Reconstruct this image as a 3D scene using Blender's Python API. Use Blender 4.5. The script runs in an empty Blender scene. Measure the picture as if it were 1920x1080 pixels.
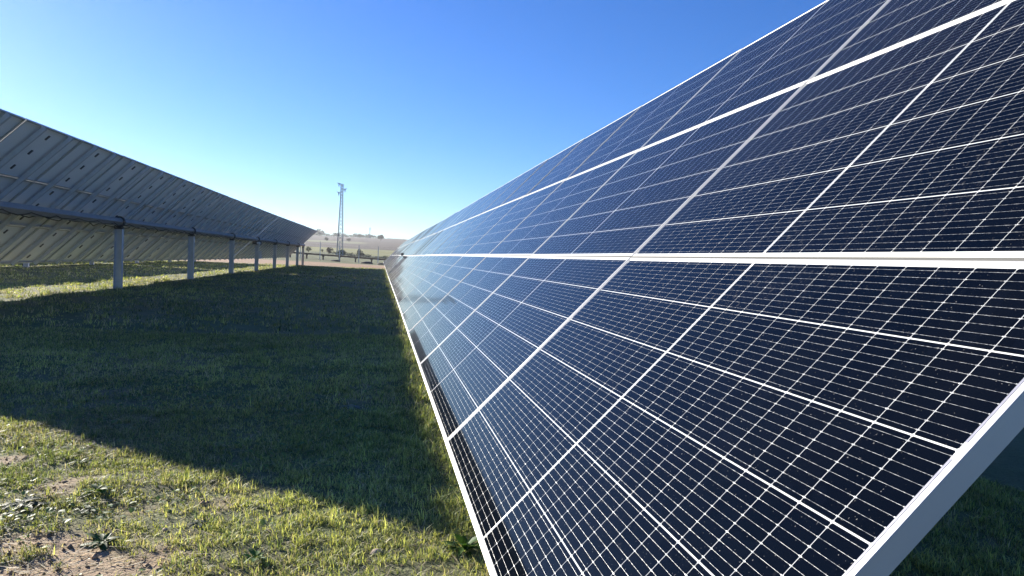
import bpy, bmesh, math, random
import numpy as np
from mathutils import Matrix, Vector

random.seed(7)
rng = np.random.default_rng(11)
S = bpy.context.scene
COL = S.collection
R = math.radians

# ------------------------------------------------------------------ camera
CAM_Z = 1.04
F_PX, YAW, PITCH, ROLL = 1436.6, R(9.794), R(-2.034), R(2.4)
cy, sy, cp, sp = math.cos(YAW), math.sin(YAW), math.cos(PITCH), math.sin(PITCH)
_f = Vector((sy * cp, cy * cp, sp)); _r = Vector((cy, -sy, 0)); _u = _r.cross(_f)
_r2 = _r * math.cos(ROLL) + _u * math.sin(ROLL)
_u2 = -_r * math.sin(ROLL) + _u * math.cos(ROLL)
cam = bpy.data.cameras.new('camera'); cam_o = bpy.data.objects.new('camera', cam); COL.objects.link(cam_o)
m = Matrix((_r2, _u2, -_f)).transposed().to_4x4(); m.translation = (0, 0, CAM_Z)
cam_o.matrix_world = m
cam.sensor_width = 36; cam.lens = F_PX / 1920 * 36
cam.clip_start = 0.05; cam.clip_end = 8000
S.camera = cam_o

def ray(px, py):
    d = _f + _r2 * ((px - 960) / F_PX) + _u2 * ((540 - py) / F_PX)
    return d / d.y
def on_ground(px, py, z=0.0):
    d = ray(px, py); t = (z - CAM_Z) / d.z
    return (d.x * t, t)
def at_depth(px, y):
    return ray(px, 480).x * y

# ------------------------------------------------------------------ light
TO_SUN = Vector((-1.962, 2.60, 1.0)).normalized()
ELEV = math.asin(TO_SUN.z); AZ = math.atan2(TO_SUN.x, TO_SUN.y)
w = bpy.data.worlds.new('World'); S.world = w; w.use_nodes = True
wn = w.node_tree; wn.nodes.clear()
sky = wn.nodes.new('ShaderNodeTexSky'); sky.sky_type = 'NISHITA'; sky.sun_disc = False
sky.sun_elevation = ELEV; sky.sun_rotation = AZ
sky.altitude = 100; sky.air_density = .9; sky.dust_density = .15; sky.ozone_density = 6.5
bg = wn.nodes.new('ShaderNodeBackground'); bg.inputs[1].default_value = 0.063
wo = wn.nodes.new('ShaderNodeOutputWorld')
hs = wn.nodes.new('ShaderNodeHueSaturation'); hs.inputs['Saturation'].default_value = 1.1; hs.inputs['Hue'].default_value = .511
wn.links.new(sky.outputs[0], hs.inputs['Color']); wn.links.new(hs.outputs[0], bg.inputs[0]); wn.links.new(bg.outputs[0], wo.inputs[0])
sun = bpy.data.lights.new('sun', 'SUN'); sun.energy = 4.7; sun.angle = R(0.53); sun.color = (1.0, 0.93, 0.82)
sun_o = bpy.data.objects.new('sun', sun); COL.objects.link(sun_o)
sun_o.rotation_euler = (-TO_SUN).to_track_quat('-Z', 'Y').to_euler()
S.view_settings.view_transform = 'Standard'; S.view_settings.look = 'None'
S.view_settings.exposure = 1.5; S.view_settings.gamma = 1.0; S.view_settings.use_curve_mapping = False

# ------------------------------------------------------------------ helpers
def tag(o, label=None, cat=None, group=None, kind=None):
    for k, v in (('label', label), ('category', cat), ('group', group), ('kind', kind)):
        if v: o[k] = v
    return o
def link(name, data, parent=None, mtx=None):
    o = bpy.data.objects.new(name, data); COL.objects.link(o)
    if parent: o.parent = parent
    if mtx is not None: o.matrix_basis = mtx
    return o
class MB:
    """collects verts and faces of one mesh"""
    def __init__(s): s.v = []; s.f = []
    def box(s, x0, x1, y0, y1, z0, z1, M=None):
        b = len(s.v)
        p = [Vector((x, y, z)) for z in (z0, z1) for y in (y0, y1) for x in (x0, x1)]
        if M: p = [M @ q for q in p]
        s.v += [tuple(q) for q in p]
        for f in ((0, 2, 3, 1), (4, 5, 7, 6), (0, 1, 5, 4), (2, 6, 7, 3), (0, 4, 6, 2), (1, 3, 7, 5)):
            s.f.append(tuple(b + i for i in f))
        return s
    def bar(s, a, b, r, n=6, r2=None):
        a, b = Vector(a), Vector(b); d = (b - a).normalized()
        x = d.orthogonal().normalized(); y = d.cross(x); k = len(s.v); r2 = r if r2 is None else r2
        for c, rr in ((a, r), (b, r2)):
            for i in range(n):
                t = 2 * math.pi * (i + .5) / n
                s.v.append(tuple(c + (x * math.cos(t) + y * math.sin(t)) * rr))
        for i in range(n):
            j = (i + 1) % n; s.f.append((k + i, k + j, k + n + j, k + n + i))
        s.f.append(tuple(k + n - 1 - i for i in range(n))); s.f.append(tuple(k + n + i for i in range(n)))
        return s
    def prism(s, poly, y0, y1):
        """poly in xz swept along y"""
        k = len(s.v); n = len(poly)
        s.v += [(p[0], y0, p[1]) for p in poly] + [(p[0], y1, p[1]) for p in poly]
        for i in range(n):
            j = (i + 1) % n; s.f.append((k + i, k + n + i, k + n + j, k + j))
        s.f.append(tuple(k + i for i in range(n))); s.f.append(tuple(k + 2 * n - 1 - i for i in range(n)))
        return s
    def mesh(s, name, mat, smooth=False):
        me = bpy.data.meshes.new(name); me.from_pydata(s.v, [], s.f); me.update()
        if mat: me.materials.append(mat)
        if smooth: me.shade_smooth()
        return me
def tri_mesh(name, verts, tris, mat, col=None, smooth=False):
    me = bpy.data.meshes.new(name)
    verts = np.asarray(verts, np.float32); tris = np.asarray(tris, np.int32)
    me.vertices.add(len(verts)); me.vertices.foreach_set('co', verts.ravel())
    me.loops.add(tris.size); me.loops.foreach_set('vertex_index', tris.ravel())
    me.polygons.add(len(tris)); me.polygons.foreach_set('loop_start', np.arange(0, tris.size, tris.shape[1], dtype=np.int32))
    me.update(calc_edges=True)
    if col is not None:
        a = me.color_attributes.new('tint', 'FLOAT_COLOR', 'POINT')
        c = np.ones((len(verts), 4), np.float32); c[:, :3] = col
        a.data.foreach_set('color', c.ravel())
    if mat: me.materials.append(mat)
    if smooth: me.shade_smooth()
    me.validate()
    return me
def vn(x, y, seed=0):
    """smooth value noise 0..1"""
    x = np.asarray(x, float); y = np.asarray(y, float)
    ix = np.floor(x).astype(np.int64); iy = np.floor(y).astype(np.int64)
    fx = x - ix; fy = y - iy; fx = fx * fx * (3 - 2 * fx); fy = fy * fy * (3 - 2 * fy)
    def h(a, b):
        n = (a * 374761393 + b * 668265263 + seed * 974634777) & 0x7fffffff
        n = ((n ^ (n >> 13)) * 1274126177) & 0x7fffffff
        return ((n ^ (n >> 16)) & 0xffff) / 65535.0
    return (h(ix, iy) * (1 - fx) + h(ix + 1, iy) * fx) * (1 - fy) + (h(ix, iy + 1) * (1 - fx) + h(ix + 1, iy + 1) * fx) * fy
def fbm(x, y, seed=0, o=4):
    s = 0; a = .5; t = 0
    for i in range(o):
        s = s + a * vn(x * 2 ** i, y * 2 ** i, seed + i * 17); t += a; a *= .5
    return s / t
def sstep(a, b, x):
    t = np.clip((np.asarray(x, float) - a) / (b - a), 0, 1); return t * t * (3 - 2 * t)

# ------------------------------------------------------------------ materials
class NT:
    def __init__(s, name):
        s.m = bpy.data.materials.new(name); s.m.use_nodes = True; s.t = s.m.node_tree; s.t.nodes.clear()
        s.out = s.t.nodes.new('ShaderNodeOutputMaterial')
    def n(s, typ, **kw):
        nd = s.t.nodes.new('ShaderNode' + typ)
        for k, v in kw.items():
            if k.startswith('_'): setattr(nd, k[1:], v)
        for k, v in kw.items():
            if k.startswith('_'): continue
            key = int(k[1:]) if k[0] == 'i' and k[1:].isdigit() else k.replace('__', ' ')
            s.set(nd.inputs[key], v)
        return nd
    def set(s, sock, v):
        if hasattr(v, 'is_linked') or isinstance(v, bpy.types.NodeSocket): s.t.links.new(v, sock)
        elif isinstance(v, tuple) and len(v) == 3 and sock.type == 'RGBA': sock.default_value = (*v, 1)
        else: sock.default_value = v
    def math(s, op, a, b=0.0, c=0.0, clamp=False):
        nd = s.t.nodes.new('ShaderNodeMath'); nd.operation = op; nd.use_clamp = clamp
        s.set(nd.inputs[0], a); s.set(nd.inputs[1], b); s.set(nd.inputs[2], c); return nd.outputs[0]
    def mix(s, f, a, b, mode='MIX'):
        nd = s.t.nodes.new('ShaderNodeMix'); nd.data_type = 'RGBA'; nd.blend_type = mode
        s.set(nd.inputs[0], f); s.set(nd.inputs[6], a); s.set(nd.inputs[7], b); return nd.outputs[2]
    def ramp(s, f, a, b):
        nd = s.t.nodes.new('ShaderNodeMapRange'); s.set(nd.inputs[0], f); nd.inputs[1].default_value = a; nd.inputs[2].default_value = b
        nd.clamp = True; return nd.outputs[0]
    def noise(s, vec, scale, detail=4.0, rough=.55):
        nd = s.t.nodes.new('ShaderNodeTexNoise'); nd.inputs['Scale'].default_value = scale
        nd.inputs['Detail'].default_value = detail; nd.inputs['Roughness'].default_value = rough
        if vec is not None: s.t.links.new(vec, nd.inputs['Vector'])
        return nd.outputs[0]
    def done(s, sh):
        s.t.links.new(sh, s.out.inputs[0]); return s.m
def plain(name, col, rough=.5, metal=0.0, var=.12, scale=6.0, bump=0.0):
    t = NT(name); tc = t.n('TexCoord').outputs['Object']
    nz = t.noise(tc, scale)
    k = t.math('MULTIPLY_ADD', nz, 2 * var, 1 - var)
    c = t.mix(1.0, col, t.n('CombineColor', i0=k, i1=k, i2=k).outputs[0], 'MULTIPLY')
    b = t.n('BsdfPrincipled', Base__Color=c, Roughness=rough, Metallic=metal)
    if bump:
        bp = t.n('Bump', Strength=bump, Height=t.noise(tc, scale * 8)); t.t.links.new(bp.outputs[0], b.inputs['Normal'])
    return t.done(b.outputs[0])

M_ALU = plain('anodised_aluminium', (.52, .52, .505), .45, .3, .06, 14)
M_STEEL = plain('galvanised_steel', (.58, .585, .59), .55, .25, .2, 9)
M_TUBE = plain('torque_tube_steel', (.36, .37, .38), .5, .4, .2, 5)
M_BLACK = plain('black_plastic', (.012, .012, .014), .45, 0, .1)
M_JBOX = plain('grey_black_plastic', (.09, .09, .095), .5)
M_DARK = plain('dark_grey_casting', (.06, .06, .065), .5, .3, .15)
M_WHITEBOX = plain('pale_enclosure', (.62, .63, .62), .5, 0, .05)
M_RIBBON = plain('tinned_ribbon', (.42, .42, .47), .35, .4, .35, 60)

def glassy(t, base, rough, metal=0.0):
    """laminate under a slightly dusty anti-reflective cover glass"""
    pos = t.n('NewGeometry').outputs['Position']
    d1 = t.ramp(t.noise(pos, 2.3, 6, .65), .40, .80)
    spk = t.ramp(t.noise(pos, 260.0, 1, .5), .755, .80)
    spk2 = t.ramp(t.noise(pos, 95.0, 2, .5), .745, .79)
    # dried run-off smears, short streaks, gathered in patches
    mp = t.n('Mapping', Vector=pos); mp.inputs['Rotation'].default_value = (0, R(46), R(20)); mp.inputs['Scale'].default_value = (14, 75, 75)
    smr = t.math('MULTIPLY', t.ramp(t.noise(mp.outputs[0], 1.0, 3, .6), .60, .76), t.ramp(t.noise(pos, 1.7, 2, .5), .55, .72))
    dust = t.math('ADD', t.math('MULTIPLY', d1, .0035), t.math('ADD', t.math('MULTIPLY', t.math('MAXIMUM', spk, spk2), .30), t.math('MULTIPLY', smr, .16)), clamp=True)
    c = t.mix(dust, base, (.62, .60, .56))
    rg = .045
    return t.n('BsdfPrincipled', Base__Color=c, Roughness=rough, Metallic=metal, Coat__Weight=.72, Coat__IOR=1.19, Coat__Roughness=rg,
               Specular__IOR__Level=0.0)
# cells: nine thin wires along each half cell, solder tips at both ends
t = NT('monocrystalline_cell')
uv = t.n('SeparateXYZ', Vector=t.n('UVMap').outputs[0])
U, V = uv.outputs[0], uv.outputs[1]
fr = t.math('ABSOLUTE', t.math('SUBTRACT', t.math('FRACT', t.math('MULTIPLY', V, 9.0)), .5))
tip = t.ramp(t.math('ABSOLUTE', t.math('SUBTRACT', U, .5)), .462, .472)
pos = t.n('NewGeometry').outputs['Position']
kn = t.noise(pos, 75.0, 2, .6)
wid = t.math('MULTIPLY_ADD', tip, .045, t.math('MULTIPLY_ADD', kn, .016, .003))
wire = t.math('LESS_THAN', fr, wid)
glint = t.ramp(t.noise(pos, 120.0, 2, .6), .35, .72)
wcol = t.mix(glint, (.14, .15, .16), (.88, .88, .84))
fing = t.math('LESS_THAN', t.math('FRACT', t.math('MULTIPLY', U, 55.0)), .05)
oi = t.n('ObjectInfo').outputs['Random']
ccol = t.mix(t.math('FRACT', t.math('ADD', oi, t.math('MULTIPLY', t.noise(pos, 5.0, 3, .6), 3.0))), (.0008, .0017, .0038), (.0014, .0026, .0056))
ccol = t.mix(t.math('MULTIPLY', fing, .02), ccol, (.4, .4, .42))
base = t.mix(wire, ccol, wcol)
b = glassy(t, base, .45)
t.set(b.inputs['Metallic'], t.math('MULTIPLY', wire, .25))
M_CELL = t.done(b.outputs[0])
t = NT('white_backsheet_under_glass'); M_SHEET = t.done(glassy(t, (.64, .65, .63), .5).outputs[0])
M_BACK = plain('rear_backsheet', (.88, .88, .87), .55, 0, .06, 3)

# grass and leaves
def leafy(name, rough, trans, shift=(1, 1, 1)):
    t = NT(name); at = t.n('Attribute', _attribute_name='tint').outputs[0]
    c = t.mix(1.0, at, shift, 'MULTIPLY')
    b = t.n('BsdfPrincipled', Base__Color=c, Roughness=rough, Specular__IOR__Level=.2)
    tr = t.n('BsdfTranslucent', Color=t.mix(1.0, c, (1.25, 1.25, .7), 'MULTIPLY'))
    mx = t.n('MixShader', i0=trans, i1=b.outputs[0], i2=tr.outputs[0]); return t.done(mx.outputs[0])
M_GRASS = leafy('grass_blades', .55, .40)
M_LEAF = leafy('weed_leaves', .55, .32)
M_FOL = leafy('tree_foliage', .6, .2)
M_BARK = plain('bark', (.10, .075, .055), .9, 0, .3, 12, .4)

# ground sheet: soil with patchy turf, field colours come as a tint
t = NT('ground_soil_and_turf')
pos = t.n('NewGeometry').outputs['Position']
tint = t.n('Attribute', _attribute_name='tint').outputs[0]
n1 = t.noise(pos, .9, 7, .62); n2 = t.noise(pos, 9.0, 5, .65); n3 = t.noise(pos, 55.0, 4, .7)
k = t.math('MULTIPLY_ADD', n2, .7, .65)
k = t.math('MULTIPLY', k, t.math('MULTIPLY_ADD', n3, .9, .55))
k = t.math('MULTIPLY', k, t.math('MULTIPLY_ADD', n1, .5, .75))
c = t.mix(1.0, tint, t.n('CombineColor', i0=k, i1=k, i2=k).outputs[0], 'MULTIPLY')
bp = t.n('Bump', Strength=.7, Distance=.04, Height=t.math('ADD', n2, t.math('MULTIPLY', n3, .5)))
b = t.n('BsdfPrincipled', Base__Color=c, Roughness=.95, Specular__IOR__Level=.15, Normal=bp.outputs[0])
M_GROUND = t.done(b.outputs[0])

# ------------------------------------------------------------------ terrain
PY = [-3000, 0, 108, 160, 250, 400, 700, 1200, 4000]
PZ = [0, 0, 0.0, .55, 2.6, 6.4, 16.2, 19.0, 12.0]
def gz_big(x, y):
    z = np.interp(y, PY, PZ)
    z = z - sstep(70, 105, y) * (1 - sstep(170, 300, y)) * .036 * 30 * np.tanh((np.asarray(x) + 4) / 30)
    return z
def gz(x, y):
    near = 1 - sstep(60, 110, y)
    return gz_big(x, y) + near * ((fbm(np.asarray(x) * .55, np.asarray(y) * .55, 3, 3) - .5) * .07 + (fbm(np.asarray(x) * 3.1, np.asarray(y) * 3.1, 5, 3) - .5) * .035)
BARE = [(*on_ground(x, y), r) for x, y, r in ((110, 905, .20), (215, 965, .17), (60, 1000, .22), (420, 945, .17), (110, 1065, .28), (330, 1015, .12), (20, 860, .15))]
def bare(x, y):
    """0 turf .. 1 bare soil"""
    x = np.asarray(x, float); y = np.asarray(y, float); s = np.zeros_like(x)
    for bx, by, r in BARE: s = np.maximum(s, np.exp(-((x - bx) ** 2 + ((y - by) * .8) ** 2) / (r * r)))
    n = fbm(x * 4.2, y * 4.2, 21, 4)
    return np.clip(sstep(.42, .85, s * .85 + (n - .5) * 1.5) + .25 * sstep(.62, .8, fbm(x * 1.1, y * 1.1, 41, 3)), 0, 1)
def axis(lo, hi, step, far_lo, far_hi, g=1.16):
    c = list(np.arange(lo, hi, step)); a = step; p = c[-1]
    while p < far_hi: a *= g; p += a; c.append(p)
    a = step; p = lo; pre = []
    while p > far_lo: a *= g; p -= a; pre.append(p)
    return np.array(pre[::-1] + c)
gx = axis(-9, 4, .10, -2600, 2600); gy = axis(0.2, 12, .10, -400, 3800, 1.022)
X, Y = np.meshgrid(gx, gy); Z = gz(X, Y)
soil = np.array((.40, .30, .20)); turf = np.array((.125, .150, .066)); dry = np.array((.24, .205, .13))
nb = bare(X, Y)[..., None]; nd = sstep(.35, .7, fbm(X * .8, Y * .8, 9, 4))[..., None]
C = (turf * (1 - .45 * nd) + dry * .45 * nd) * (1 - nb) + soil * nb
track = (sstep(59, 66, Y + 3 * (fbm(X * .3, Y * .15, 2, 3) - .5)) * (1 - sstep(80, 90, Y + 8 * (fbm(X * .2, Y * .1, 6, 3) - .5))))[..., None]
C = C * (1 - track) + np.array((.36, .235, .15)) * track
verge = (sstep(80, 90, Y) * (1 - sstep(150, 190, Y)))[..., None]
C = C * (1 - verge) + (np.array((.13, .14, .065)) * (.8 + .5 * fbm(X * .25, Y * .12, 8, 3)[..., None])) * verge
yel = (sstep(165, 190, Y) * (1 - sstep(252, 262, Y - .25 * (X + 10))))[..., None]
C = C * (1 - yel) + np.array((.21, .21, .075)) * yel
plow = (sstep(252, 262, Y - .25 * (X + 10)))[..., None]
C = C * (1 - plow) + (np.array((.072, .056, .046)) * (.85 + .3 * fbm(X * .02, Y * .05, 14, 3)[..., None])) * plow
strip = (sstep(392, 400, Y + .2 * X) * (1 - sstep(452, 462, Y + .1 * X)) * (1 - sstep(-14, -4, X)))[..., None]
C = C * (1 - strip) + np.array((.17, .185, .10)) * strip
far = (sstep(470, 520, Y + .15 * X))[..., None]
C = C * (1 - far) + np.array((.078, .066, .058)) * far
ny, nx = X.shape
vid = np.arange(ny * nx).reshape(ny, nx)
quads = np.stack([vid[:-1, :-1], vid[:-1, 1:], vid[1:, 1:], vid[1:, :-1]], -1).reshape(-1, 4)
me = tri_mesh('ground', np.stack([X, Y, Z], -1).reshape(-1, 3), quads, M_GROUND, C.reshape(-1, 3), True)
ground = tag(link('ground', me), kind='structure')

# ------------------------------------------------------------------ solar panels
LM, WM = 2.110, 1.044           # module size
LP, WP = 2.115, 1.052           # pitch along the row / up the slope
LIP = .010
CL, CW, CG, SG, MID = .0840, .1660, .0019, .0031, .0130
def frame_mesh():
    prof = [(0, -.0008), (.0008, 0), (.0092, 0), (LIP, -.0008), (LIP, -.0016), (.002, -.0016), (.002, -.033), (.026, -.033), (.026, -.035), (0, -.035)]
    b = MB(); n = len(prof)
    for sx, sy_ in ((-1, -1), (1, -1), (1, 1), (-1, 1)):
        for i, z in prof: b.v.append((sx * (LM / 2 - i), sy_ * (WM / 2 - i), z))
    for c in range(4):
        d = (c + 1) % 4
        for i in range(n):
            j = (i + 1) % n; b.f.append((c * n + i, c * n + j, d * n + j, d * n + i))
    return b.mesh('frame', M_ALU)
def cell_centres():
    out = []
    half = 12 * CL + 11 * CG
    for h in (-1, 1):
        for i in range(12):
            x = h * (MID / 2) + h * (CL / 2 + i * (CL + CG))
            for j in range(6):
                out.append((x, (j - 2.5) * (CW + SG)))
    return out
def cells_mesh(centres, name):
    """half cells with cut corners; uv runs over each cell"""
    v = []; f = []; uvs = []; ch = .0022
    for cx, cyy in centres:
        a, bb = CL / 2, CW / 2
        # thin slab so that each cell has an edge
        ring = [(-a, -bb + ch), (-a + ch, -bb), (a - ch, -bb), (a, -bb + ch), (a, bb - ch), (a - ch, bb), (-a + ch, bb), (-a, bb - ch)]
        k = len(v)
        v += [(cx + x, cyy + y, -.0019) for x, y in ring]
        f.append(tuple(range(k, k + 8))); uvs += [((x + a) / CL, (y + bb) / CW) for x, y in ring]
    me = bpy.data.meshes.new(name); me.from_pydata(v, [], f); me.update()
    ul = me.uv_layers.new(name='UVMap')
    ul.data.foreach_set('uv', np.array(uvs, np.float32).ravel())
    me.materials.append(M_CELL); return me
CENT = cell_centres()
ME_FRAME = frame_mesh()
ME_CELLS = cells_mesh(CENT, 'cells')
ME_CELL = cells_mesh([(0, 0)], 'cell')
ME_LAM = MB().box(-LM / 2 + .003, LM / 2 - .003, -WM / 2 + .003, WM / 2 - .003, -.0062, -.0022).mesh('solar_panel', M_SHEET)
ME_LAMB = MB().box(-LM / 2 + .003, LM / 2 - .003, -WM / 2 + .003, WM / 2 - .003, -.0062, -.0022).mesh('solar_panel', M_BACK)
RIB = []
for h in (-1, 1):
    for j in range(3): RIB.append((h * (MID / 2 + 12 * CL + 11 * CG + .0030), (j - 1) * 2 * (CW + SG), 1.0))
for j in range(3): RIB.append((0, (j - 1) * 2 * (CW + SG), .7))
def ribbons_mesh(spots, name):
    b = MB()
    for x, y, k in spots: b.box(x - .0018 * k, x + .0018 * k, y - CW + .012, y + CW - .012, -.00215, -.0017)
    return b.mesh(name, M_RIBBON)
ME_RIB = [ribbons_mesh([q], 'ribbon') for q in RIB]
ME_RIBS = ribbons_mesh(RIB, 'ribbons')
ME_JB = MB().box(-.022, .022, -.045, .045, -.022, -.0063).mesh('junction_box', M_JBOX)

def hat_rail(length):
    p = [(-.045, 0), (-.045, -.003), (-.027, -.003), (-.027, -.062), (.027, -.062), (.027, -.003), (.045, -.003), (.045, 0), (.024, 0), (.024, -.059), (-.024, -.059), (-.024, 0)]
    return MB().prism(p, -length / 2, length / 2).mesh('purlin', M_STEEL)
ME_RAIL = hat_rail(3 * WP - .02)

def post_mesh(h):
    b = MB(); d, fw, tw = .17, .13, .008
    b.box(-d / 2, -d / 2 + tw, -fw / 2, fw / 2, -.3, h); b.box(d / 2 - tw, d / 2, -fw / 2, fw / 2, -.3, h)
    b.box(-d / 2 + tw + .0005, d / 2 - tw - .0005, -.004, .004, -.3, h - .002)
    return b.mesh('post', M_STEEL)
def bearing_mesh():
    b = MB()
    for i in range(16):
        a0, a1 = 2 * math.pi * i / 16, 2 * math.pi * (i + 1) / 16
        k = len(b.v)
        for a in (a0, a1):
            for r_, yy in ((.098, -.035), (.135, -.035), (.135, .035), (.098, .035)):
                b.v.append((r_ * math.cos(a), yy, r_ * math.sin(a)))
        for i2 in range(4):
            j2 = (i2 + 1) % 4; b.f.append((k + i2, k + j2, k + 4 + j2, k + 4 + i2))
    b.box(-.10, .10, -.06, .06, -.17, -.13)
    return b.mesh('bearing', M_DARK)
ME_BEAR = bearing_mesh()
TUBE = .065; OFF = .036 + .062 + TUBE       # tube centre below the module faces

def tracker(name, label, xc, zc, tilt, sections, posts, drive, mode, seed, group=None, dzdy=0.0):
    """sections: list of (y start, columns); mode: 'front' full cells, 'back' junction boxes, 'plain'"""
    rg = random.Random(seed)
    y0 = sections[0][0]; y1 = sections[-1][0] + sections[-1][1] * LP
    root = bpy.data.objects.new(name, None); COL.objects.link(root); root.empty_display_size = .3
    root.location = (xc, y0, 0); tag(root, label, 'solar tracker', group)
    nrm0 = Vector((-math.sin(tilt), 0, math.cos(tilt)))
    ax = Vector((0, 0, zc)) - nrm0 * OFF
    col = 0; near = []; wob = 0.0
    for (ys, nc) in sections:
        for i in range(nc):
            yc = ys + (i + .5) * LP - y0
            dist = ys + i * LP
            wob = .7 * wob + rg.gauss(0, 1) * R(.05) * min(1, dist / 12)
            if dist > 33 and mode == 'front': wob += R(.07) * rg.choice((-1, 1))
            th = tilt + wob
            v = Vector((math.cos(th), 0, math.sin(th))); nrm = Vector((-math.sin(th), 0, math.cos(th)))
            sag = .012 * math.sin(yc * .16) * min(1, dist / 10)
            base = ax + Vector((0, yc, sag)) + nrm * OFF
            for r_ in range(3):
                c = base + v * ((r_ - 1) * WP)
                j = R(.045) * min(1, .3 + dist / 10)
                ex, ez = rg.gauss(0, j + R(.16) * min(1, max(0, dist - 8) / 20)), rg.gauss(0, j)
                xx = Vector((0, -1, 0)) + nrm * ex; xx.normalize()
                yy = v + nrm * ez; yy = (yy - xx * yy.dot(xx)).normalized(); zz = xx.cross(yy)
                M = Matrix((xx, yy, zz)).transposed().to_4x4(); M.translation = c
                p = link('solar_panel', ME_LAM if mode == 'front' else ME_LAMB, root, M)
                link('frame', ME_FRAME, p)
                if mode == 'front':
                    if col == 0 and r_ < 2:
                        for cx, cyy in CENT:
                            link('cell', ME_CELL, p, Matrix.Translation((cx, cyy, 0)))
                        for q in ME_RIB: link('ribbon', q, p)
                    else:
                        tag(link('cell_sheet', ME_CELLS, p), kind='stuff')
                        tag(link('ribbons', ME_RIBS, p), kind='stuff')
                elif mode == 'back':
                    for q in (-1, 0, 1):
                        link('junction_box', ME_JB, p, Matrix.Translation((0, q * .34, 0)))
            for du in (-.50, .50):
                M = Matrix((Vector((0, -1, 0)), v, nrm)).transposed().to_4x4(); M.translation = base - nrm * .0352 + Vector((0, du, 0))
                link('purlin', ME_RAIL, root, M)
            col += 1
    th = tilt
    Rm = Matrix.Rotation(-th, 4, 'Y')
    tb = MB()
    ya, yb = -.25, y1 - y0 + .25
    tb.box(-TUBE, TUBE, ya, yb, -TUBE, TUBE)
    tm = Rm.copy(); tm.translation = ax
    link('torque_tube', tb.mesh('torque_tube', M_TUBE), root, tm)
    hp = ax.z - .16
    pm = post_mesh(hp)
    for py in posts:
        link('post', pm, root, Matrix.Translation((ax.x, py - y0, 0)))
        bm_ = Matrix.Translation((ax.x, py - y0, ax.z)); link('bearing', ME_BEAR, root, bm_)
    if mode == 'back':
        # string cables strung along the tube, sagging between the purlins
        for off_, sg_ in ((.10, .05), (-.16, .07)):
            cb = MB(); k_ = 0; prev = None; yy_ = .4
            while yy_ < y1 - y0 - .4:
                for q in range(5):
                    f_ = q / 4; p_ = Vector((ax.x + off_, yy_ + f_ * 1.05, ax.z - TUBE + .02 - sg_ * 4 * f_ * (1 - f_) * (.5 + rg.random())))
                    if q == 0 and prev is not None: p_ = prev
                    if q: cb.bar(prev, p_, .011, 5)
                    prev = p_
                yy_ += 1.05
            link('cable', cb.mesh('cable', M_BLACK), root)
    # slew drive, motor and controller at the drive post
    b = MB(); b.bar((-.02, -.11, 0), (-.02, .11, 0), .10, 18); b.box(-.21, .21, -.085, .085, -.25, -.09)
    dr = link('slew_drive', b.mesh('slew_drive', M_DARK), root, Matrix.Translation((ax.x, drive - y0, ax.z)))
    b = MB(); b.bar((.12, -.16, -.18), (.12, -.52, -.18), .06, 12); b.bar((.12, -.10, -.18), (.12, -.17, -.18), .075, 12)
    link('motor', b.mesh('motor', M_WHITEBOX), dr)
    b = MB(); b.box(.095, .21, -.14, .14, -.95, -.62); b.box(.10, .19, -.16, .16, -.61, -.595)
    link('controller_box', b.mesh('controller_box', M_WHITEBOX), dr)
    return root, ax

TR, TL = R(46.265), R(44.5)
XR = .2687 + 1.5 * WP * math.cos(TR); ZR = CAM_Z - .724 + 1.5 * WP * math.sin(TR)
YA = 2.972
front, axR = tracker('solar_tracker', 'sunlit dark blue solar panel row filling the right side, seen from its glass face', XR, ZR, TR,
        [(YA - LP, 16), (YA - LP + 16 * LP + .32, 23)], [3.9 + 6.9 * i for i in range(12)], YA - LP + 16 * LP + .16, 'front', 3, 'tracker rows of the solar farm')
XL, ZL = -6.21, CAM_Z + .644
YN = 9.95
back, axL = tracker('solar_tracker', 'solar panel row on the left seen from its shaded grey back', XL, ZL, TL,
        [(YN, 1), (12.085, 13), (39.86, 11)], [12.5, 19.4, 26.4, 33.3, 39.82, 46.4, 52.6, 58.7, 62.8], 39.82, 'back', 5, 'tracker rows of the solar farm')
tracker('solar_tracker', 'second row on the left, its lower edge and posts glimpsed beneath the nearer grey back', XL - 7.57, ZL - .20, TL,
        [(17.0, 13), (45.0, 9)], [19 + 6.9 * i for i in range(7)], 44.75, 'plain', 8, 'tracker rows of the solar farm')
tracker('solar_tracker', 'farthest row on the left, mostly hidden behind two nearer rows', XL - 15.14, ZL + .18, TL,
        [(24.0, 13), (52.0, 6)], [26 + 6.9 * i for i in range(6)], 51.75, 'plain', 9, 'tracker rows of the solar farm')
# black sensor standing in the gap of the sunlit row
v = Vector((math.cos(TR), 0, math.sin(TR))); nrm = Vector((-math.sin(TR), 0, math.cos(TR)))
c = Vector((0, 0, ZR)) - v * (.5 * WP) + nrm * .02
b = MB(); b.box(-.10, .10, -.07, .07, 0, .07); b.box(-.05, .05, -.045, .045, .07, .115); b.bar((.10, 0, .05), (.20, 0, .05), .02, 8)
M = Matrix((Vector((0, -1, 0)), v, nrm)).transposed().to_4x4(); M.translation = c + Vector((0, 16 * LP + .10, 0))
link('tilt_sensor', b.mesh('tilt_sensor', M_BLACK), front, M)

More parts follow.
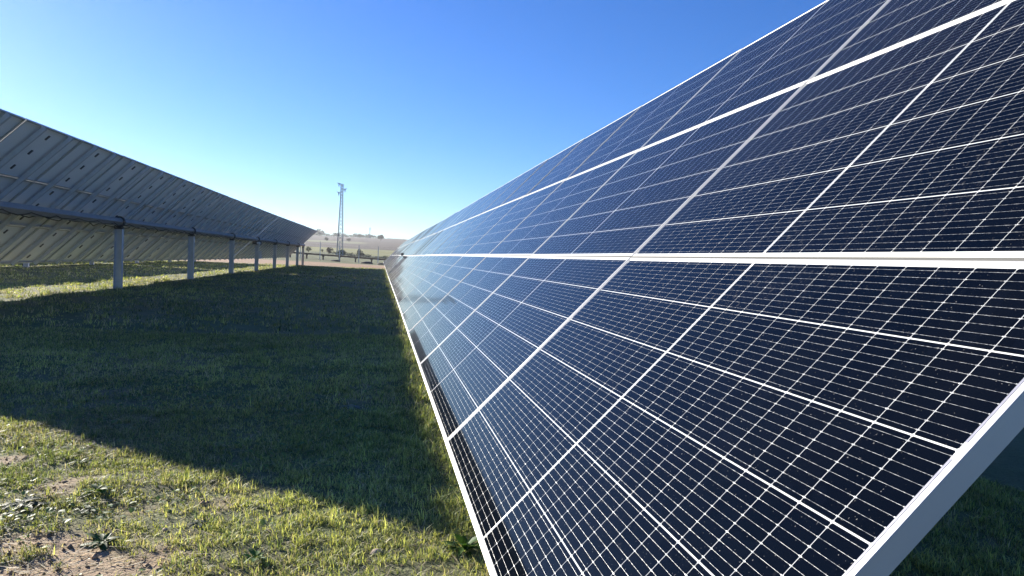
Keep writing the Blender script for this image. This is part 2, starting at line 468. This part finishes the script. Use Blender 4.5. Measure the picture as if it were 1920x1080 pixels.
# ------------------------------------------------------------------ grass
def blades(bx, by, h, wd, col, bend=.55, seed=1):
    g = np.random.default_rng(seed); n = len(bx)
    bz = gz(bx, by) - .004
    a = g.uniform(0, 2 * np.pi, n); lean = g.uniform(.1, 1.0, n) * bend
    dx, dy = np.cos(a), np.sin(a); px, py = -dy, dx
    v = np.empty((n, 5, 3), np.float32)
    for i, (t_, k) in enumerate(((0, 1), (0, 1), (.55, .8), (.55, .8), (1, 0))):
        s_ = -1 if i in (0, 2) else (1 if i in (1, 3) else 0)
        off = lean * h * t_ * t_ * 1.3
        v[:, i, 0] = bx + dx * off + px * wd * .5 * k * s_
        v[:, i, 1] = by + dy * off + py * wd * .5 * k * s_
        v[:, i, 2] = bz + h * t_ * np.sqrt(np.clip(1 - (lean * t_ * .8) ** 2, .05, 1))
    idx = (np.arange(n) * 5)[:, None]
    tr = np.concatenate([idx + np.array([[0, 1, 3]]), idx + np.array([[0, 3, 2]]), idx + np.array([[2, 3, 4]])], 1).reshape(-1, 3)
    cc = np.repeat(col[:, None, :], 5, 1).reshape(-1, 3)
    return v.reshape(-1, 3), tr, cc
def grass_colours(x, y, n, g, drybias=0.0):
    green = np.array((.25, .30, .10)); lime = np.array((.50, .51, .18)); straw = np.array((.52, .46, .30)); deep = np.array((.110, .155, .078))
    t_ = np.clip(fbm(x * 1.3, y * 1.3, 31, 3) * 1.6 - .3 + g.normal(0, .25, n), 0, 1)[:, None]
    c = green * (1 - t_) + lime * t_
    d = (g.random(n) < .25)[:, None]; c = np.where(d, deep, c)
    pr = .10 + drybias + .35 * bare(x, y) + .25 * sstep(.5, .75, fbm(x * .9, y * .9, 9, 4))
    s_ = (g.random(n) < pr)[:, None]
    return np.where(s_, straw * g.uniform(.6, 1.15, (n, 1)), c * g.uniform(.7, 1.25, (n, 1))) * (.62 + .75 * fbm(x * .55, y * .55, 91, 4))[:, None]
def seen(x, y):
    # only where the ground can be seen from about the photographer's place
    return (x > -.62 * y - 1.2) & (x < np.where(y < 5, 3.2, .30 * y + 1.0))
def scatter(n, x0, x1, y0, y1, seed):
    g = np.random.default_rng(seed)
    x = g.uniform(x0, x1, n); y = g.uniform(y0, y1, n)
    k = (1 - bare(x, y) * .93) * (.25 + .75 * sstep(.3, .6, fbm(x * 5.5, y * 5.5, 51, 3)))
    ok = (g.random(n) < k) & seen(x, y)
    return x[ok], y[ok], g
def tufts(n, per, rad, x0, x1, y0, y1, seed):
    """tufts: blades gathered round a centre, outer ones shorter; returns x, y, height factor"""
    x, y, g = scatter(n, x0, x1, y0, y1, seed)
    size = (.5 + 1.1 * g.random(len(x)) ** 2) * (.55 + .9 * fbm(x * 1.9, y * 1.9, 61, 3))
    cnt = np.maximum(3, (per * size * g.uniform(.6, 1.4, len(x)))).astype(int)
    i = np.repeat(np.arange(len(x)), cnt); m_ = len(i)
    r_ = np.abs(g.normal(0, 1, m_)); a = g.uniform(0, 6.283, m_)
    bx = x[i] + np.cos(a) * r_ * rad * size[i]; by = y[i] + np.sin(a) * r_ * rad * size[i]
    return bx, by, size[i] * np.clip(1.15 - .3 * r_, .35, 1.2) * g.uniform(.6, 1.25, m_), g, i
parts = []
for (n, per, rad, x0, x1, y0, y1, hm, wd, sd, dry_) in ((44000, 12, .022, -4.2, 3.2, 1.7, 5.2, .027, .0036, 101, .0), (26000, 10, .034, -6.2, 1.7, 5.2, 10, .032, .0060, 102, .05),
                                         (15000, 8, .06, -13, 2.0, 10, 24, .055, .011, 103, .08), (14000, 7, .12, -20, 2.0, 24, 60, .06, .022, 104, .08)):
    x, y, hf, g, i = tufts(n, per, rad, x0, x1, y0, y1, sd)
    h = hm * hf
    # longer grass along the untrodden lower edge of the sunlit row
    h = h * (1 + .35 * np.exp(-((x - .40) / .22) ** 2))
    cl = grass_colours(x, y, len(x), g, dry_) * g.uniform(.7, 1.3, i.max() + 1)[i][:, None]
    parts.append(blades(x, y, h, wd * g.uniform(.6, 1.35, len(x)), cl, bend=1.05, seed=sd))
for (n, x0, x1, y0, y1, hm, wd, sd, dry_) in ((190000, -4.2, 3.2, 1.7, 5.2, .020, .0034, 201, .15), (90000, -6.2, 1.7, 5.2, 10, .022, .006, 202, .15)):
    x, y, g = scatter(n, x0, x1, y0, y1, sd)
    parts.append(blades(x, y, hm * g.uniform(.5, 1.5, len(x)), wd * g.uniform(.7, 1.3, len(x)), grass_colours(x, y, len(x), g, dry_), bend=1.0, seed=sd))
# dead straw lying flat
g = np.random.default_rng(303); n = 30000
x = g.uniform(-4.6, 1.2, n); y = 1.8 + 8 * g.random(n) ** 1.5
ok = (g.random(n) < .25 + .75 * np.maximum(bare(x, y), sstep(.5, .75, fbm(x * .9, y * .9, 9, 4)))) & seen(x, y); x, y = x[ok], y[ok]; n = len(x)
a = g.uniform(0, 6.283, n); ln = g.uniform(.02, .075, n); wd_ = g.uniform(.0012, .0028, n); z0 = gz(x, y) + g.uniform(.002, .014, n); x2 = x + np.cos(a) * ln; y2 = y + np.sin(a) * ln; z1 = gz(x2, y2) + g.uniform(.002, .016, n)
sx_, sy2 = -np.sin(a) * wd_, np.cos(a) * wd_
v_ = np.stack([np.stack(q, -1) for q in ((x - sx_, y - sy2, z0), (x + sx_, y + sy2, z0), (x2 + sx_, y2 + sy2, z1), (x2 - sx_, y2 - sy2, z1))], 1).reshape(-1, 3)
k_ = (np.arange(n) * 4)[:, None]
parts.append((v_, np.concatenate([k_ + np.array([[0, 1, 2]]), k_ + np.array([[0, 2, 3]])], 1).reshape(-1, 3), np.repeat((np.array((.50, .43, .29)) * g.uniform(.35, 1.1, (n, 1)))[:, None], 4, 1).reshape(-1, 3)))
vs, ts, cs = [], [], []; o = 0
for v_, t_, c_ in parts: vs.append(v_); ts.append(t_ + o); cs.append(c_); o += len(v_)
me = tri_mesh('grass', np.concatenate(vs), np.concatenate(ts), M_GRASS, np.concatenate(cs))
tag(link('grass', me), 'short patchy grass covering the ground between the panel rows', 'grass', kind='stuff')

# small broad leaves scattered through the turf
def leaves(px, py, pz, yaw, pitch, ln, wd, col):
    """folded oval leaves, 7 points each"""
    n = len(px); prof = ((0, .12), (.4, 1), (.8, .75))
    v = np.empty((n, 8, 3), np.float32)
    dx, dy = np.cos(yaw), np.sin(yaw); sx, sy_ = -dy, dx
    cpi, spi = np.cos(pitch), np.sin(pitch)
    def P(i, t_, s_, fold):
        run = t_ * ln * cpi; up = t_ * ln * spi - .25 * ln * t_ * t_
        v[:, i, 0] = px + dx * run + sx * s_ * wd * .5
        v[:, i, 1] = py + dy * run + sy_ * s_ * wd * .5
        v[:, i, 2] = pz + up + fold * wd
    P(0, 0, 0, 0); P(1, .35, -.95, .14); P(2, .38, 0, 0); P(3, .35, .95, .14); P(4, .75, -.72, .12); P(5, .78, 0, 0); P(6, .75, .72, .12); P(7, 1, 0, 0)
    T = np.array([[0, 2, 1], [0, 3, 2], [1, 2, 5], [1, 5, 4], [2, 3, 6], [2, 6, 5], [4, 5, 7], [5, 6, 7]])
    tr = ((np.arange(n) * 8)[:, None, None] + T[None]).reshape(-1, 3)
    return v.reshape(-1, 3), tr, np.repeat(col[:, None, :], 8, 1).reshape(-1, 3)
g = np.random.default_rng(77)
n = 42000
x = g.uniform(-4.2, 1.2, n); y = 1.8 + 5.4 * g.random(n) ** 1.3
dens = sstep(.45, .68, fbm(x * 2.4, y * 2.4, 71, 4)) * (1 - .8 * bare(x, y))
ok = (g.random(n) < dens) & (x > -.62 * y - 1.0) & (x < .3 * y + .8); x, y = x[ok], y[ok]; n = len(x)
ln = .010 + .030 * g.random(n) ** 2.4
col_ = np.array((.110, .175, .062)) * g.uniform(.6, 1.4, (n, 1)) + np.array((.04, .035, .004)) * g.random((n, 1))
lv = leaves(x, y, gz(x, y) + g.uniform(.004, .030, n), g.uniform(0, 6.28, n), g.uniform(-.1, .75, n), ln, ln * g.uniform(.45, .85, n), col_)
tag(link('broadleaf_ground_cover', tri_mesh('broadleaf_ground_cover', lv[0], lv[1], M_LEAF, lv[2])), 'small round-leaved weeds growing through the turf', 'weeds', kind='stuff')

# crumbs of soil on the bare spots
g = np.random.default_rng(404); n = 30000
x = g.uniform(-4.0, 1.0, n); y = g.uniform(1.8, 6.5, n)
ok = (g.random(n) < bare(x, y) ** 1.5) & seen(x, y); x, y = x[ok], y[ok]; n = len(x)
r_ = .0025 + .012 * g.random(n) ** 5
P8 = np.array([(1, 0, 0), (-1, 0, 0), (0, 1, 0), (0, -1, 0), (0, 0, .8), (0, 0, -.8)], float)
v_ = np.stack([x, y, gz(x, y) + r_ * .25], -1)[:, None] + P8[None] * r_[:, None, None] * g.uniform(.6, 1.3, (n, 6, 1))
T8 = np.array([[0, 2, 4], [2, 1, 4], [1, 3, 4], [3, 0, 4], [2, 0, 5], [1, 2, 5], [3, 1, 5], [0, 3, 5]])
tr = ((np.arange(n) * 6)[:, None, None] + T8[None]).reshape(-1, 3)
cc = np.repeat((np.array((.38, .28, .185)) * g.uniform(.6, 1.2, (n, 1)))[:, None], 6, 1).reshape(-1, 3)
tag(link('soil_crumbs', tri_mesh('soil_crumbs', v_.reshape(-1, 3), tr, M_GROUND, cc)), 'loose crumbs of dry soil on the bare spots', 'soil', kind='stuff')

# single weed rosettes that stand out
def rosette(px, py, r, nl, col, label, seed, up=.28, flat=False):
    g = np.random.default_rng(seed); gx_, gy_ = on_ground(px, py)
    root = bpy.data.objects.new('weed', None); COL.objects.link(root); root.location = (gx_, gy_, float(gz(gx_, gy_))); root.empty_display_size = .05
    tag(root, label, 'weed', 'weed rosettes in the turf')
    for i in range(int(nl * 1.7)):
        a = 2.4 * i + g.normal(0, .35); ln = r * g.uniform(.35, .85)
        c_ = np.array(col)[None] * g.uniform(.75, 1.25)
        one = np.array([0.0]); v_, t_, k_ = leaves(one + .006 * math.cos(a), one + .006 * math.sin(a), one + .002 + .0008 * i, one + a, one + g.uniform(.0, .9) * up * 1.6, one + ln, one + ln * g.uniform(.30, .46), c_)
        link('leaf', tri_mesh('leaf', v_, t_, M_LEAF, k_), root)
rosette(40, 948, .13, 15, (.075, .10, .065), 'large grey-green weed rosette on bare soil at the left edge', 1, .2)
rosette(168, 955, .07, 10, (.05, .085, .03), 'dark rosette just right of the large grey-green weed', 2, .25)
rosette(150, 865, .07, 11, (.06, .11, .03), 'leafy weed standing between bare soil and shadow edge on the left', 3, .4)
rosette(190, 1015, .10, 14, (.05, .10, .025), 'bushy dark green weed low on the left, below the bare patch', 4, .5)
rosette(180, 925, .085, 12, (.075, .14, .03), 'bright green broad-leaved weed in the lit turf on the left', 5, .45)
rosette(372, 982, .055, 9, (.045, .065, .05), 'small dark flat rosette beside the central bare patch', 6, .15)
rosette(655, 768, .11, 12, (.20, .23, .22), 'pale-leaved weed lying in the big shadow', 7, .12)
rosette(870, 1035, .12, 16, (.05, .11, .02), 'tall green weed against the lower edge of the sunlit panels', 8, .7)
rosette(480, 1045, .07, 12, (.07, .14, .03), 'bright green weed near the bottom edge of the picture', 9, .5)

def stone(px, py, sx, label, seed, col):
    g = random.Random(seed); bm = bmesh.new(); bmesh.ops.create_icosphere(bm, subdivisions=2, radius=1)
    for vv in bm.verts:
        k = 1 + g.uniform(-.13, .13); vv.co = Vector((vv.co.x * sx * k, vv.co.y * sx * .7 * k, vv.co.z * sx * .5 * k))
    me = bpy.data.meshes.new('stone'); bm.to_mesh(me); bm.free(); me.shade_smooth(); me.materials.append(col)
    x_, y_ = on_ground(px, py); o = link('stone', me); o.location = (x_, y_, float(gz(x_, y_)) + sx * .12); o.rotation_euler.z = g.uniform(0, 6)
    tag(o, label, 'stone')
M_STONE = plain('pale_stone', (.42, .33, .24), .9, 0, .2, 30, .3)
stone(706, 1031, .026, 'pale tan stone in the lit grass near the panel edge', 1, M_STONE)
stone(310, 990, .014, 'small brown stone beside the dark flat rosette', 2, M_STONE)

# ------------------------------------------------------------------ far end of the farm: fence, rail
def gzf(x_, y_): return float(gz(x_, y_))
FY = 100.0
fence = bpy.data.objects.new('wire_fence', None); COL.objects.link(fence); fence.location = (-6, FY, gzf(-6, FY))
tag(fence, 'thin wire fence on slender steel posts beyond the dirt track', 'fence')
fx = [-.35 - 2.42 * i for i in range(-4, 11)]
for x_ in fx:
    z_ = gzf(x_, FY) - fence.location.z; b = MB(); lean = random.uniform(-.02, .02)
    b.bar((0, 0, -.3), (lean, 0, 2.15), .045, 8); b.bar((lean, 0, 2.15), (lean, -.18, 2.38), .02, 6)
    link('post', b.mesh('post', M_STEEL), fence, Matrix.Translation((x_ + 6, 0, z_)))
for hgt in (.15, .55, .95, 1.35, 1.75, 2.1):
    b = MB()
    for a_, c_ in zip(fx[:-1], fx[1:]):
        b.bar((a_ + 6, -.05, gzf(a_, FY) - fence.location.z + hgt), (c_ + 6, -.05, gzf(c_, FY) - fence.location.z + hgt), .006, 4)
    link('wire', b.mesh('wire', M_STEEL), fence)
M_RAILTOP = plain('pale_rail_top', (.52, .40, .30), .8, 0, .15, 2)  # rail top, paler than its sides and legs
M_RAILSIDE = plain('rail_brown', (.13, .085, .06), .9, 0, .2, 2)
RY = 104.0
rail = bpy.data.objects.new('cable_rail', None); COL.objects.link(rail); rail.location = (-6, RY, gzf(-6, RY))
tag(rail, 'low brown rail on short posts running behind the wire fence', 'rail')
rx = [3 - 2.1 * i for i in range(11)]
for i, x_ in enumerate(rx):
    z_ = gzf(x_, RY) - rail.location.z; b = MB(); b.box(-.09, .09, -.07, .07, -.3, .55); b.box(-.16, .16, -.07, .07, .45, .553)
    link('leg', b.mesh('leg', M_RAILSIDE), rail, Matrix.Translation((x_ + 6, 0, z_)))
for a_, c_ in zip(rx[:-1], rx[1:]):
    za, zc_ = gzf(a_, RY) - rail.location.z, gzf(c_, RY) - rail.location.z
    L_ = math.hypot(a_ - c_, za - zc_); ang = math.atan2(za - zc_, a_ - c_)
    M = Matrix.Rotation(-ang, 4, 'Y'); M.translation = (c_ + 6, 0, zc_ + .555)
    b = MB(); b.box(.004, L_ - .004, -.11, .11, 0, .17); o = link('beam', b.mesh('beam', M_RAILSIDE), rail, M)
    b = MB(); b.box(.004, L_ - .004, -.30, .34, .172, .205); link('cover_board', b.mesh('cover_board', M_RAILTOP), o)

# ------------------------------------------------------------------ lattice pylon and mast
M_PYLON = plain('pylon_steel', (.30, .32, .33), .6, .4, .15, 3)
PYY = 150.0; pxx = at_depth(637, PYY)
py_root = bpy.data.objects.new('lattice_pylon', None); COL.objects.link(py_root); py_root.location = (pxx, PYY, gzf(pxx, PYY))
tag(py_root, 'tall grey lattice power pylon beyond the fence', 'pylon')
H = 13.9
def hw(z): return .57 - (.57 - .20) * min(1, z / (H * .84)) if z < H * .84 else .20
lv_ = [0]; 
while lv_[-1] < H - .3: lv_.append(min(H, lv_[-1] + max(.6, hw(lv_[-1]) * 1.9)))
for sx, sy_ in ((-1, -1), (1, -1), (1, 1), (-1, 1)):
    b = MB()
    for a_, c_ in zip(lv_[:-1], lv_[1:]): b.bar((sx * hw(a_), sy_ * hw(a_), a_), (sx * hw(c_), sy_ * hw(c_), c_), .06, 4)
    link('leg', b.mesh('leg', M_PYLON), py_root)
for k_, (ca, cb) in enumerate((((-1, -1), (1, -1)), ((1, -1), (1, 1)), ((1, 1), (-1, 1)), ((-1, 1), (-1, -1)))):
    for i, (a_, c_) in enumerate(zip(lv_[:-1], lv_[1:])):
        p, q = (ca, cb) if (i + k_) % 2 == 0 else (cb, ca)
        b = MB(); b.bar((p[0] * hw(a_), p[1] * hw(a_), a_), (q[0] * hw(c_), q[1] * hw(c_), c_), .048, 4)
        link('brace', b.mesh('brace', M_PYLON), py_root)
for z_, s_ in ((H - .15, -1), (H - 1.15, 1), (H - 1.85, -1)):
    b = MB(); b.bar((s_ * .19, .1, z_), (s_ * .95, 0, z_ + .1), .06, 4); b.bar((s_ * .19, -.1, z_ - .35), (s_ * .75, 0, z_ + .04), .035, 4)
    arm = link('crossarm', b.mesh('crossarm', M_PYLON), py_root)
    b = MB()
    for q in range(4): b.bar((s_ * .58, 0, z_ - .02 - q * .13), (s_ * .58, 0, z_ - .12 - q * .13), .10, 8, .05)
    b.bar((s_ * .58, 0, z_ + .05), (s_ * .58, 0, z_ - .6), .035, 6)
    link('insulator', b.mesh('insulator', M_DARK), arm)
MY = 690.0; mx_ = at_depth(692, MY)
b = MB(); b.bar((0, 0, -1), (0, 0, 9.2), .32, 8, .20)
mast = link('antenna_mast', b.mesh('antenna_mast', M_PYLON)); mast.location = (mx_, MY, gzf(mx_, MY))
tag(mast, 'thin pale mast on the skyline left of the round tree', 'mast')
b = MB(); b.box(-.5, .5, -.2, .2, 7.6, 9.0); b.box(-.42, .42, -.3, .3, 5.6, 6.4); link('antenna_panel', b.mesh('antenna_panel', M_WHITEBOX), mast)

# ------------------------------------------------------------------ trees and shrubs
def crown(r, h, z0, n, leaf, col, seed):
    g = np.random.default_rng(seed)
    k = 14; cc = g.normal(0, 1, (k, 3)); cc /= np.linalg.norm(cc, axis=1)[:, None]; cc *= g.uniform(.35, .72, (k, 1))
    i = g.integers(0, k, n); d = g.normal(0, 1, (n, 3)); d /= np.linalg.norm(d, axis=1)[:, None]
    p = cc[i] + d * (g.uniform(.5, 1, (n, 1)) ** .5) * g.uniform(.28, .48, k)[i][:, None]
    p = p * np.array((r, r, h / 2)) + np.array((0, 0, z0 + h / 2)); p[:, 2] = np.maximum(p[:, 2], z0 * .6)
    a = g.normal(0, 1, (n, 3)); a /= np.linalg.norm(a, axis=1)[:, None]; b_ = np.cross(a, g.normal(0, 1, (n, 3))); b_ /= np.linalg.norm(b_, axis=1)[:, None]
    s_ = leaf * g.uniform(.6, 1.3, (n, 1))
    v_ = np.stack([p - a * s_, p + b_ * s_ * .6, p + a * s_, p - b_ * s_ * .6], 1).reshape(-1, 3)
    q_ = np.arange(n * 4).reshape(n, 4)
    cl = np.array(col)[None] * (g.uniform(.75, 1.25, k)[i][:, None]) * g.uniform(.8, 1.2, (n, 1))
    return tri_mesh('crown', v_, q_, M_FOL, np.repeat(cl[:, None], 4, 1).reshape(-1, 3))
def tree(name, px, y_, w_, h_, trunk, col, label, cat, seed, n=1600, group=None):
    x_ = at_depth(px, y_); root = bpy.data.objects.new(name, None); COL.objects.link(root); root.location = (x_, y_, gzf(x_, y_)); tag(root, label, cat, group)
    link('crown', crown(w_ / 2, h_ - trunk, trunk, n, w_ * .045, col, seed), root)
    g = random.Random(seed); b = MB(); b.bar((0, 0, -.3), (0, 0, trunk + h_ * .25), w_ * .035 + .04, 7, w_ * .02 + .02)
    for i in range(5):
        a = i * 1.3; b.bar((0, 0, trunk * .9 + .1), (w_ * .28 * math.cos(a), w_ * .28 * math.sin(a), trunk + h_ * .4), w_ * .018 + .02, 5, .02)
    link('trunk', b.mesh('trunk', M_BARK), root)
G1 = 'shrubs beyond the fence'
tree('round_tree', 713, 560, 5.0, 4.6, .5, (.045, .06, .03), 'dark round tree standing alone on the skyline', 'tree', 1, 2200)
tree('shrub', 617, 165, 1.75, 1.35, .05, (.10, .075, .06), 'brownish rounded shrub beyond the fence, left of the pylon', 'shrub', 2, 1300, G1)
tree('shrub', 578, 165, 1.3, 1.3, .05, (.05, .07, .035), 'green shrub beside the far end post of the left row', 'shrub', 3, 1000, G1)
tree('shrub', 640, 158, 2.4, 1.1, .05, (.045, .07, .03), 'wide dark shrub at the foot of the pylon', 'shrub', 4, 1500, G1)
tree('shrub', 676, 150, 1.75, 1.85, .05, (.045, .05, .045), 'tall dark shrub beyond the fence, right of the pylon', 'shrub', 5, 1500, G1)
tree('shrub', 604, 175, .8, .7, .05, (.05, .06, .035), 'tiny shrub left of the brownish rounded one', 'shrub', 6, 600, G1)
tree('field_tree', 612, 440, 3.4, 2.6, .3, (.06, .065, .055), 'dim tree in the ploughed fields left of the pylon', 'tree', 7, 900)
tree('field_tree', 653, 450, 3.0, 2.2, .3, (.06, .065, .055), 'dim tree in the ploughed fields right of the pylon', 'tree', 8, 900)
# low hedge strip and wooded skyline that read as one mass
def mass(name, pts, label, seed, col, cat):
    g = np.random.default_rng(seed); V_, Q_, C_ = [], [], []
    o = 0
    for (x_, y_, w_, h_, n_) in pts:
        p = g.normal(0, .42, (n_, 3)); p = p / np.maximum(1, np.linalg.norm(p, axis=1)[:, None]) * np.array((w_ / 2, w_ / 2, h_ / 2)) + np.array((x_, y_, gzf(x_, y_) + h_ * .42))
        a = g.normal(0, 1, (n_, 3)); a /= np.linalg.norm(a, axis=1)[:, None]; b_ = np.cross(a, g.normal(0, 1, (n_, 3))); b_ /= np.linalg.norm(b_, axis=1)[:, None]
        s_ = h_ * .10 * g.uniform(.6, 1.4, (n_, 1))
        V_.append(np.stack([p - a * s_, p + b_ * s_ * .7, p + a * s_, p - b_ * s_ * .7], 1).reshape(-1, 3)); C_.append(np.repeat((np.array(col)[None] * g.uniform(.6, 1.4, (n_, 1)))[:, None], 4, 1).reshape(-1, 3))
        Q_.append(np.arange(n_ * 4).reshape(n_, 4) + o); o += n_ * 4
    tag(link(name, tri_mesh(name, np.concatenate(V_), np.concatenate(Q_), M_FOL, np.concatenate(C_))), label, cat, kind='stuff')
g = np.random.default_rng(5)
mass('hedge', [(at_depth(px_, 172 - (px_ - 560) * .12), 172 - (px_ - 560) * .12, g.uniform(1.5, 3), g.uniform(.4, .85), 160) for px_ in np.arange(625, 745, 5.0)], 'low dark hedge strip behind the fence', 6, (.045, .06, .04), 'hedge')
mass('far_wood', [(at_depth(px_, 700 + g.uniform(-15, 25)), 700 + g.uniform(-15, 25), g.uniform(5, 13), g.uniform(1.5, 4.5) * (1.5 if px_ < 608 else (1.0 if px_ < 700 else .35)), 260) for px_ in np.arange(540, 765, 5.5)], 'far wooded skyline along the ridge', 7, (.07, .085, .07), 'trees')
# small dark soil heaps on the verge before the fence
for i, (px_, py_, w_, lab) in enumerate(((629, 488.5, .55, 'small dark heap on the verge left of the fence middle'), (689, 494, .75, 'dark heap on the verge right of the pylon'), (716, 496.5, .6, 'dark heap on the verge beside the far end of the sunlit row'))):
    y_ = 97.0 - i * 1.5; x_ = at_depth(px_, y_); bm = bmesh.new(); bmesh.ops.create_icosphere(bm, subdivisions=3, radius=1)
    for vv in bm.verts:
        k = 1 + .3 * (float(vn(vv.co.x * 2 + 9, vv.co.y * 2 + i * 5 + vv.co.z, 3)) - .5); vv.co = Vector((vv.co.x * w_ * k, vv.co.y * w_ * .8 * k, vv.co.z * w_ * .38 * k))
    me = bpy.data.meshes.new('soil_heap'); bm.to_mesh(me); bm.free(); me.shade_smooth(); me.materials.append(plain('heap_soil', (.06, .05, .045), .95, 0, .3, 5, .5))
    o = link('soil_heap', me); o.location = (x_, y_, gzf(x_, y_)); tag(o, lab, 'heap', 'heaps on the verge')

# ------------------------------------------------------------------ thin haze in the air
t = NT('haze_air'); vol = t.n('VolumePrincipled', Color=(.86, .90, .95), Density=.00022, Anisotropy=.45)
t.t.links.new(vol.outputs[0], t.out.inputs['Volume'])
b = MB(); b.box(float(gx.min()) - 20, float(gx.max()) + 20, float(gy.min()) - 20, float(gy.max()) + 20, float(Z.min()) - 1.0, 28)
tag(link('haze', b.mesh('haze', t.m)), 'thin bright haze in the air', 'haze', kind='stuff')
